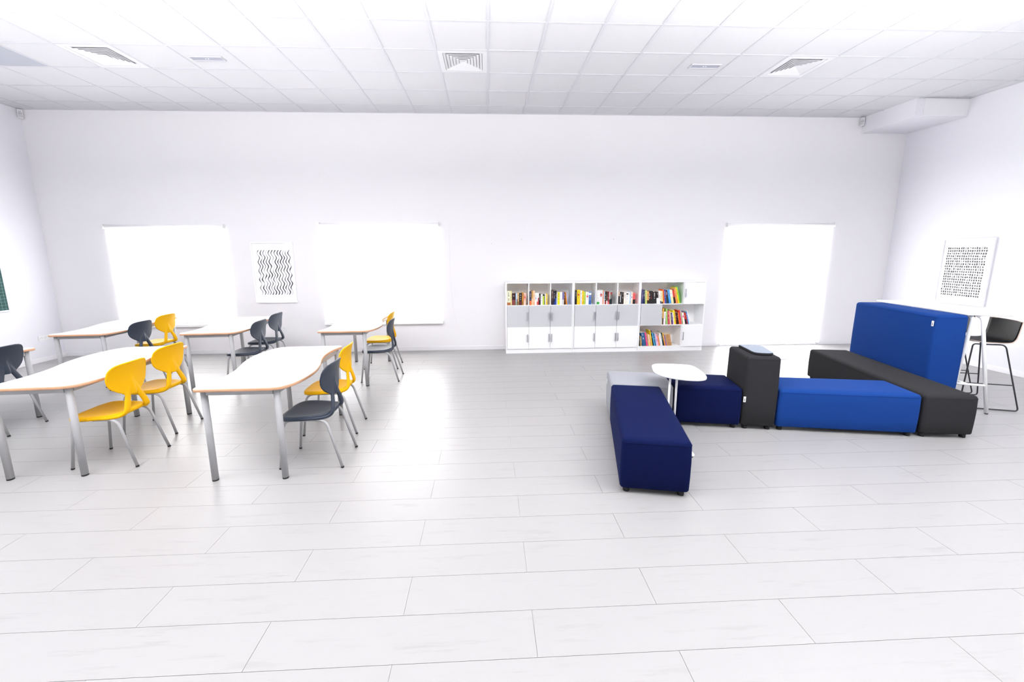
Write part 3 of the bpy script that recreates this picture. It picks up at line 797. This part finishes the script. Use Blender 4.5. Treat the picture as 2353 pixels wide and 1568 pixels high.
  (3.265, 0.035, -0.054, 0.206, 'c4925c', 'b48450', 0.3, 'end kraft brown book'),
 ]),
]

PLACE = {'c1': 'in the first cubby from the left', 'c2': 'in the second cubby from the left', 'c3': 'in the third cubby, beside the first upright',
         'c4': 'in the fourth cubby', 'c5': 'in the fifth cubby', 'c6': 'in the sixth cubby, nearest the staggered shelves',
         'w1': 'on the wide top shelf', 'w2': 'on the middle staggered shelf', 'w3': 'on the bottom open shelf'}
PLACE['c3'] = 'in the third cubby from the left'
PLACE['c6'] = 'in the sixth cubby'
GROUP = {k: 'books ' + v for k, v in PLACE.items()}
ORD = 'first second third fourth fifth sixth seventh eighth ninth tenth eleventh twelfth thirteenth fourteenth fifteenth sixteenth seventeenth eighteenth nineteenth twentieth twenty-first twenty-second twenty-third'.split()
BM = {}
def bmat(h):
    if h not in BM: BM[h] = mat('book_cover_'+h, h, .45, .4)
    return BM[h]
rb = random.Random(3)
for key, z0, rows in BOOKS:
    ang0 = 0.0; prev_r = -9
    for i, (x, w, lean, h, c1, c2, sp, desc) in enumerate(rows):
        a = math.atan2(-lean, h) if abs(lean) > .008 else 0.0
        a = max(0.0, a)
        a = max(a, ang0)
        a = min(a, ang0+.09)
        ang0 = a
        if i: x = max(x, need(a))
        ww = w*math.cos(a)*.965; hh = h/max(.85, math.cos(a)); dep = .135 + .06*min(1, max(0, (hh-.17)/.12))
        need = lambda a2, x=x, a=a, ww=ww, hh=hh: x + (ww+.0006)/math.cos(a) + hh*math.cos(a)*max(0, math.tan(a2)-math.tan(a))
        y0 = 7.030 + rb.uniform(-.004, .006)
        tk = .0022
        m = MB()
        # spine in two colours, boards, with title marks
        zs = hh*sp
        m.box(0, ww, 0, tk*1.4, 0, zs, 1); m.box(0, ww, 0, tk*1.4, zs, hh, 0)
        m.box(0, tk, tk*1.4, dep, 0, hh, 0); m.box(ww-tk, ww, tk*1.4, dep, 0, hh, 0)
        L1 = sum(srgb(c1)[:3])/3
        ink = 2
        if ww > .017:
            zz = hh*(.9 if sp < .5 else .85)
            while zz > hh*(sp+.12 if sp < .6 else .4):
                ln = rb.uniform(.004, .016)
                if rb.random() < .62: m.box(ww*.36, ww*rb.uniform(.56, .66), -.0004, .0002, zz-ln, zz, ink)
                zz -= ln + .006
        if 'red mark' in desc or 'red label' in desc or 'red digits' in desc:
            m.box(ww*.2, ww*.8, -.0006, .0002, hh*.62, hh*.72, 3)
            if 'label' not in desc: m.box(ww*.25, ww*.75, -.0006, .0002, hh*.55, hh*.60, 3)
        if 'black band' in desc: m.box(0.001, ww-.001, -.0006, .0002, hh*.82, hh*.92, 4)
        if 'white top' in desc: m.box(0.001, ww-.001, -.0006, .0002, hh*.76, hh*.92, 5)
        if 'red top' in desc: m.box(0.001, ww-.001, -.0006, .0002, hh*.86, hh*.96, 3)
        if 'blue mark' in desc or 'blue stripe' in desc: m.box(ww*.3, ww*.7, -.0006, .0002, hh*.50, hh*.60, 6)
        if 'white streak' in desc: m.box(ww*.3, ww*.55, -.0006, .0002, hh*.15, hh*.75, 5)
        if 'pink mark' in desc: m.box(ww*.2, ww*.8, -.0006, .0002, hh*.60, hh*.74, 7)
        if 'lime panel' in desc: m.box(ww*.72, ww-.001, -.0006, .0002, 0, hh*.8, 4)
        inkm = bmat('d8cfc0' if L1 < .25 else '6a5a58')
        if 'red lettering' in desc: inkm = bmat('c0302c')
        if 'white lettering' in desc: inkm = bmat('f0f0f0')
        o = m.build('book', [bmat(c1), bmat(c2), inkm, bmat('c8302a'), bmat('16161a'), bmat('f4f4f4'), bmat('3458a8'), bmat('e03a9a')], loc=(x, y0, z0 + .0006))
        o.rotation_euler = (0, -a, 0)
        pb = MB(); pb.box(tk, ww-tk, tk*1.4, dep-.004, .003, hh-.003); pb.build('page_block', M_page, o)
        tag(o, f"{desc}, {ORD[i]} from the left {PLACE[key].replace(' from the left','')}", 'book', GROUP[key])

# ------------------------------------------------------------------ framed prints
def frame(parent, w, h, bar=.018, dep=.03, glass=True):
    f = MB()
    f.box(-w/2, w/2, -dep, 0, -h/2, -h/2+bar); f.box(-w/2, w/2, -dep, 0, h/2-bar, h/2)
    f.box(-w/2, -w/2+bar, -dep, 0, -h/2+bar, h/2-bar); f.box(w/2-bar, w/2, -dep, 0, -h/2+bar, h/2-bar)
    f.build('frame', M_white, parent, bevel=.0012)
    p = MB(); p.box(-w/2+bar, w/2-bar, -.010, -.002, -h/2+bar, h/2-bar); p.build('paper', M_paper, parent)
    gl = MB(); gl.box(-w/2+bar, w/2-bar, -.0205, -.0190, -h/2+bar, h/2-bar); gl.build('glass', M_glass, parent)
e = empty('framed_print', (-3.706, D-.002, 1.433), 0, 'framed print of wavy black vertical lines on the back wall', 'picture')
frame(e, .70, 1.045)
pr = MB(); rw = random.Random(11)
for k in range(12):
    x0 = -.242 + k*.0475; n = 96; ph = rw.uniform(-.25, .25)
    knots = [rw.uniform(.0032, .0092) for _ in range(13)]
    for j in range(13):
        if rw.random() < .15: knots[j] = .0012
    l = []; r_ = []
    for q in range(n+1):
        u = q/n; z = .388 - u*.770
        x = x0 + .016*math.cos(2*PI*5.15*u+.9+ph*.4) + .004*math.sin(7*u+k)
        kk = u*12; a_ = int(min(11, kk)); fr = kk-a_; fr = fr*fr*(3-2*fr)
        hw = knots[a_]*(1-fr)+knots[a_+1]*fr
        l.append((x-hw, -.0112, z)); r_.append((x+hw, -.0112, z))
    pr.rings([[l[q], r_[q], (r_[q][0], -.0098, r_[q][2]), (l[q][0], -.0098, l[q][2])] for q in range(n+1)], smooth=False)
pr.build('wavy_lines', M_ink, e)
e = empty('framed_print', (XR-.002, 6.09, 1.425), -PI/2, 'framed print of rows of small dark blocks on the right wall', 'picture')
frame(e, .69, 1.015)
pr = MB(); rw = random.Random(5)
for row in range(19):
    z = .360 - row*.0405; sh = rw.uniform(-.006, .006)
    for c in range(18):
        x = -.262 + c*.0300 + sh + rw.uniform(-.003, .003)
        if x > .262: continue
        w, h = rw.uniform(.0078, .0112), rw.uniform(.0115, .0165); zz = z+rw.uniform(-.002, .002)
        P = [(x+w*math.copysign(abs(math.cos(t))**.55, math.cos(t)), zz+h*math.copysign(abs(math.sin(t))**.55, math.sin(t))) for t in (2*PI*q/12 for q in range(12))]
        mi = 0
        pr.rings([[(a, -.0098, b_) for a, b_ in P], [(a, -.0112, b_) for a, b_ in P]], mi, smooth=False)
        if rw.random() < .12:
            ww = w*.55; hh = h*rw.uniform(.25, .5); zc = zz+rw.uniform(-.3, .3)*h
            pr.box(x-ww, x+ww, -.0116, -.0111, zc-hh, zc+hh, 2)
pr.build('ink_blocks', [M_ink, M_inkblue, M_paper], e)

# ------------------------------------------------------------------ gridded chalk board on the left wall
e = empty('chalkboard', (XL, 5.64, 1.50), PI/2, 'green gridded chalkboard on the left wall, cut off by the photo edge', 'board')
w, h = 2.0, 1.20
b = MB(); b.box(-w/2+.022, w/2-.022, -.016, -.001, -h/2+.022, h/2-.022, 0)
for k in range(1, 40): b.box(-w/2+k*.05-.0015, -w/2+k*.05+.0015, -.0166, -.0158, -h/2+.022, h/2-.022, 1)
for k in range(1, 24): b.box(-w/2+.022, w/2-.022, -.0166, -.0158, -h/2+k*.05-.0015, -h/2+k*.05+.0015, 1)
b.build('board_surface', [M_board, M_boardline], e)
f = MB(); 
for q in ((-w/2, w/2, -h/2, -h/2+.024), (-w/2, w/2, h/2-.024, h/2), (-w/2, -w/2+.024, -h/2+.024, h/2-.024), (w/2-.024, w/2, -h/2+.024, h/2-.024)): f.box(q[0], q[1], -.024, 0, q[2], q[3])
f.build('board_frame', M_alu, e, bevel=.004)

# ------------------------------------------------------------------ sockets
def socket(n, loc, rz, label, pitch=.071):
    e = empty('wall_socket', loc, rz, label, 'socket', 'wall sockets')
    w = pitch*n+.012
    p = MB(); p.box(-w/2, w/2, -.010, 0, -.042, .042); p.build('cover_plate', M_plast, e, bevel=.003)
    for k in range(n):
        x = (k-(n-1)/2)*pitch
        c = MB(); a = [(x+.0225*math.cos(2*PI*q/24), .0225*math.sin(2*PI*q/24)) for q in range(24)]
        i_ = [(x+.019*math.cos(2*PI*q/24), .019*math.sin(2*PI*q/24)) for q in range(24)]
        c.rings([[(s, -.0100, t) for s, t in a], [(s, -.0125, t) for s, t in a], [(s, -.0125, t) for s, t in i_], [(s, -.0104, t) for s, t in i_]], 0, smooth=False)
        for dx in (-.0095, .0095):
            c.rings([[(x+dx+.003*math.cos(2*PI*q/10), yy, .003*math.sin(2*PI*q/10)) for q in range(10)] for yy in (-.0103, -.0108)], 1, smooth=False)
        c.box(x-.003, x+.003, -.0112, -.0103, .011, .017, 1)
        c.build('outlet', [M_plast, M_dark], e)
    return e
socket(4, (XL, 7.10, .395), PI/2, 'white multi-gang wall socket low on the left wall')
socket(2, (-3.672, D, .446), 0, 'white double wall socket on the back wall beside a dark chair')

# ------------------------------------------------------------------ motion sensors in the ceiling corners
for x, rz, lab in ((XL+.035, math.radians(45), 'small white motion sensor in the far left ceiling corner'), (6.56, math.radians(-45), 'small white motion sensor in the ceiling corner by the bulkhead')):
    e = empty('motion_sensor', (x, D-.035, H-.075), rz, lab, 'sensor', 'corner motion sensors')
    c = MB(); O = round_poly([(-.032, .018), (-.032, -.02), (-.014, -.034), (.014, -.034), (.032, -.02), (.032, .018)], .008, 3)
    c.rings([[(p, q, z) for p, q in inset(O, d)] for d, z in ((.010, -.072), (.002, -.064), (0, -.055), (0, .055), (.004, .062))]); c.build('housing', M_plast, e)
    c = MB(); c.rings([[(.022*math.cos(PI+PI*q/12), -.034+.006*math.sin(PI+PI*q/12), z) for q in range(13)] for z in (-.058, .012)], smooth=True); c.build('lens', M_lampgrey, e)
    c = MB(); c.box(-.014, .014, -.0365, -.033, .027, .031); c.build('slot', M_dark, e)

# ------------------------------------------------------------------ ceiling air diffusers
M_vent = mat('vent_paint', (.66, .66, .68), .45, .3)
def diffuser(i, label):
    x, y = CX+(i+.5)*T, CY-.5*T
    e = empty('air_vent', (x, y, H), 0, label, 'vent', 'square ceiling air vents')
    hw = T/2-TB
    f = MB()
    def sq(a, z): return [(-a, -a, z), (a, -a, z), (a, a, z), (-a, a, z)]
    f.rings([sq(hw, .012), sq(hw, .001), sq(.232, .001), sq(.228, .022)], caps=False, smooth=False); f.build('vent_frame', M_vent, e)
    d = MB(); d.box(-hw, hw, -hw, hw, .085, .089); d.rings([sq(hw-.01, .012), sq(hw-.01, .088)], caps=False, smooth=False); d.build('vent_box', M_duct, e)
    for k in range(6):
        a = .226-k*.036
        c = MB(); c.rings([sq(a, .0030), sq(a-.028, .0146), sq(a-.028, .0158), sq(a, .0058), sq(a, .0030)], caps=False, smooth=False)
        if k == 5: c.box(-.016, .016, -.020, .020, .0142, .0158)
        c.build('vent_louvre', M_vent, e)
diffuser(-8, 'square louvred air vent in the left part of the ceiling')
diffuser(-1, 'square louvred air vent above the middle of the room')
diffuser(6, 'square louvred air vent in the right part of the ceiling, near the bulkhead')

# ------------------------------------------------------------------ recessed emergency lights
for x, lab in ((-3.295, 'grey recessed emergency light between the left and middle air vents'), (2.765, 'grey recessed emergency light between the middle and right air vents')):
    e = empty('emergency_light', (x, 5.487, H), 0, lab, 'light', 'recessed emergency lights')
    f = MB(); w, d = .190, .056
    for q in ((-w, w, -d, -d+.014), (-w, w, d-.014, d), (-w, -w+.014, -d+.014, d-.014), (w-.014, w, -d+.014, d-.014)): f.box(q[0], q[1], q[2], q[3], -.006, .007)
    f.build('light_frame', M_lampgrey, e, bevel=.002)
    f = MB(); f.box(-w+.014, w-.014, -d+.014, d-.014, .0005, .006, 0)
    f.build('lens', M_lamplens, e)
    for k in (-1, 0): MB().cyl(k*.03+.01, 0, -.005, .0005, .006, 12).build('led', M_white, e)

# ------------------------------------------------------------------ nails left in the walls
for (x, z), lab in (((.075, 1.915), 'tiny nail in the back wall above the gap left of the bookcases'), ((.61, 1.985), 'tiny nail in the back wall above the first bookcase'), ((2.255, 1.985), 'tiny nail in the back wall above the middle bookcase')):
    o = MB().rings([[(.0045*math.cos(2*PI*q/10), yy, .0045*math.sin(2*PI*q/10)) for q in range(10)] for yy in (-.010, 0)]).build('picture_nail', M_dark, loc=(x, D, z)); tag(o, lab, 'nail', 'nails in the walls')
o = MB().rings([[(xx, .0055*math.cos(2*PI*q/10), .0055*math.sin(2*PI*q/10)) for q in range(10)] for xx in (-.012, 0)]).build('picture_nail', M_dark, loc=(XR, 5.36, 2.27)); tag(o, 'tiny nail high in the right wall near the photo edge', 'nail', 'nails in the walls')

# ------------------------------------------------------------------ light: daylight through the windows, and added fill lights
def daylight(name, loc, rot, sx, sy, power, col=(1, 1, 1)):  # also makes the added fill lights
    l = bpy.data.lights.new(name, 'AREA'); l.shape = 'RECTANGLE'; l.size = sx; l.size_y = sy; l.energy = power; l.color = col
    o = bpy.data.objects.new(name, l); COL.objects.link(o); o.location = loc; o.rotation_euler = rot
for k, w in enumerate(REARW): daylight('daylight_rear', ((w[0]+w[1])/2, YF-.16, (w[2]+w[3])/2), (PI/2, 0, 0), w[1]-w[0], w[3]-w[2], P_REAR)
for w in SIDEW:
    daylight('daylight_left', (XL-.16, (w[0]+w[1])/2, (w[2]+w[3])/2), (PI/2, 0, -PI/2), w[1]-w[0], w[3]-w[2], P_LEFT)
for w in SIDER:
    daylight('added_fill_right', (XR+.16, (w[0]+w[1])/2, (w[2]+w[3])/2), (PI/2, 0, PI/2), w[1]-w[0], w[3]-w[2], P_RIGHT)  # added light behind the made-up right wall openings
# added unseen fill lights, aimed at the ceiling to brighten the room
for x, k in ((-3.8, 1.12), (0, .64), (3.7, 1.12)): daylight('added_ceiling_fill', (x, 1.7, 3.15), (PI, 0, 0), 2.6, 2.0, P_FILL*k)
wd = bpy.data.worlds.new('sky'); SC.world = wd; wd.use_nodes = True
wd.node_tree.nodes['Background'].inputs['Color'].default_value = (.92, .96, 1, 1); wd.node_tree.nodes['Background'].inputs['Strength'].default_value = 1.5

# ------------------------------------------------------------------ camera
cam = bpy.data.cameras.new('camera'); co = bpy.data.objects.new('camera', cam); COL.objects.link(co)
f_, cx_, cy_, p_, y_, r_, h_ = (938.88771, -12.75255, -40.40882, -0.17013, 0.04553, -0.00541, 1.74673)

cam.sensor_fit = 'HORIZONTAL'; cam.sensor_width = 36; cam.lens = f_/2353*36
cam.shift_x = -cx_/2353; cam.shift_y = cy_/2353; cam.clip_start = .05; cam.clip_end = 100
cy, sy, cp, sp, cr, sr = math.cos(y_), math.sin(y_), math.cos(p_), math.sin(p_), math.cos(r_), math.sin(r_)
fwd = Vector((sy*cp, cy*cp, sp)); right = Vector((cy, -sy, 0)); up = right.cross(fwd)
R1 = right*cr + up*sr; U1 = up*cr - right*sr
M = Matrix((( R1.x, U1.x, -fwd.x, 0), (R1.y, U1.y, -fwd.y, 0), (R1.z, U1.z, -fwd.z, h_), (0, 0, 0, 1)))
co.matrix_world = M; SC.camera = co

SC.view_settings.view_transform = 'Standard'; SC.view_settings.look = 'None'; SC.view_settings.gamma = 1; SC.view_settings.use_curve_mapping = False
SC.view_settings.exposure = EXPO
SC.cycles.use_denoising = True; SC.cycles.max_bounces = 16; SC.cycles.diffuse_bounces = 10; SC.cycles.glossy_bounces = 6; SC.cycles.transparent_max_bounces = 16
SC.cycles.sample_clamp_indirect = 10; SC.cycles.caustics_reflective = False; SC.cycles.caustics_refractive = False
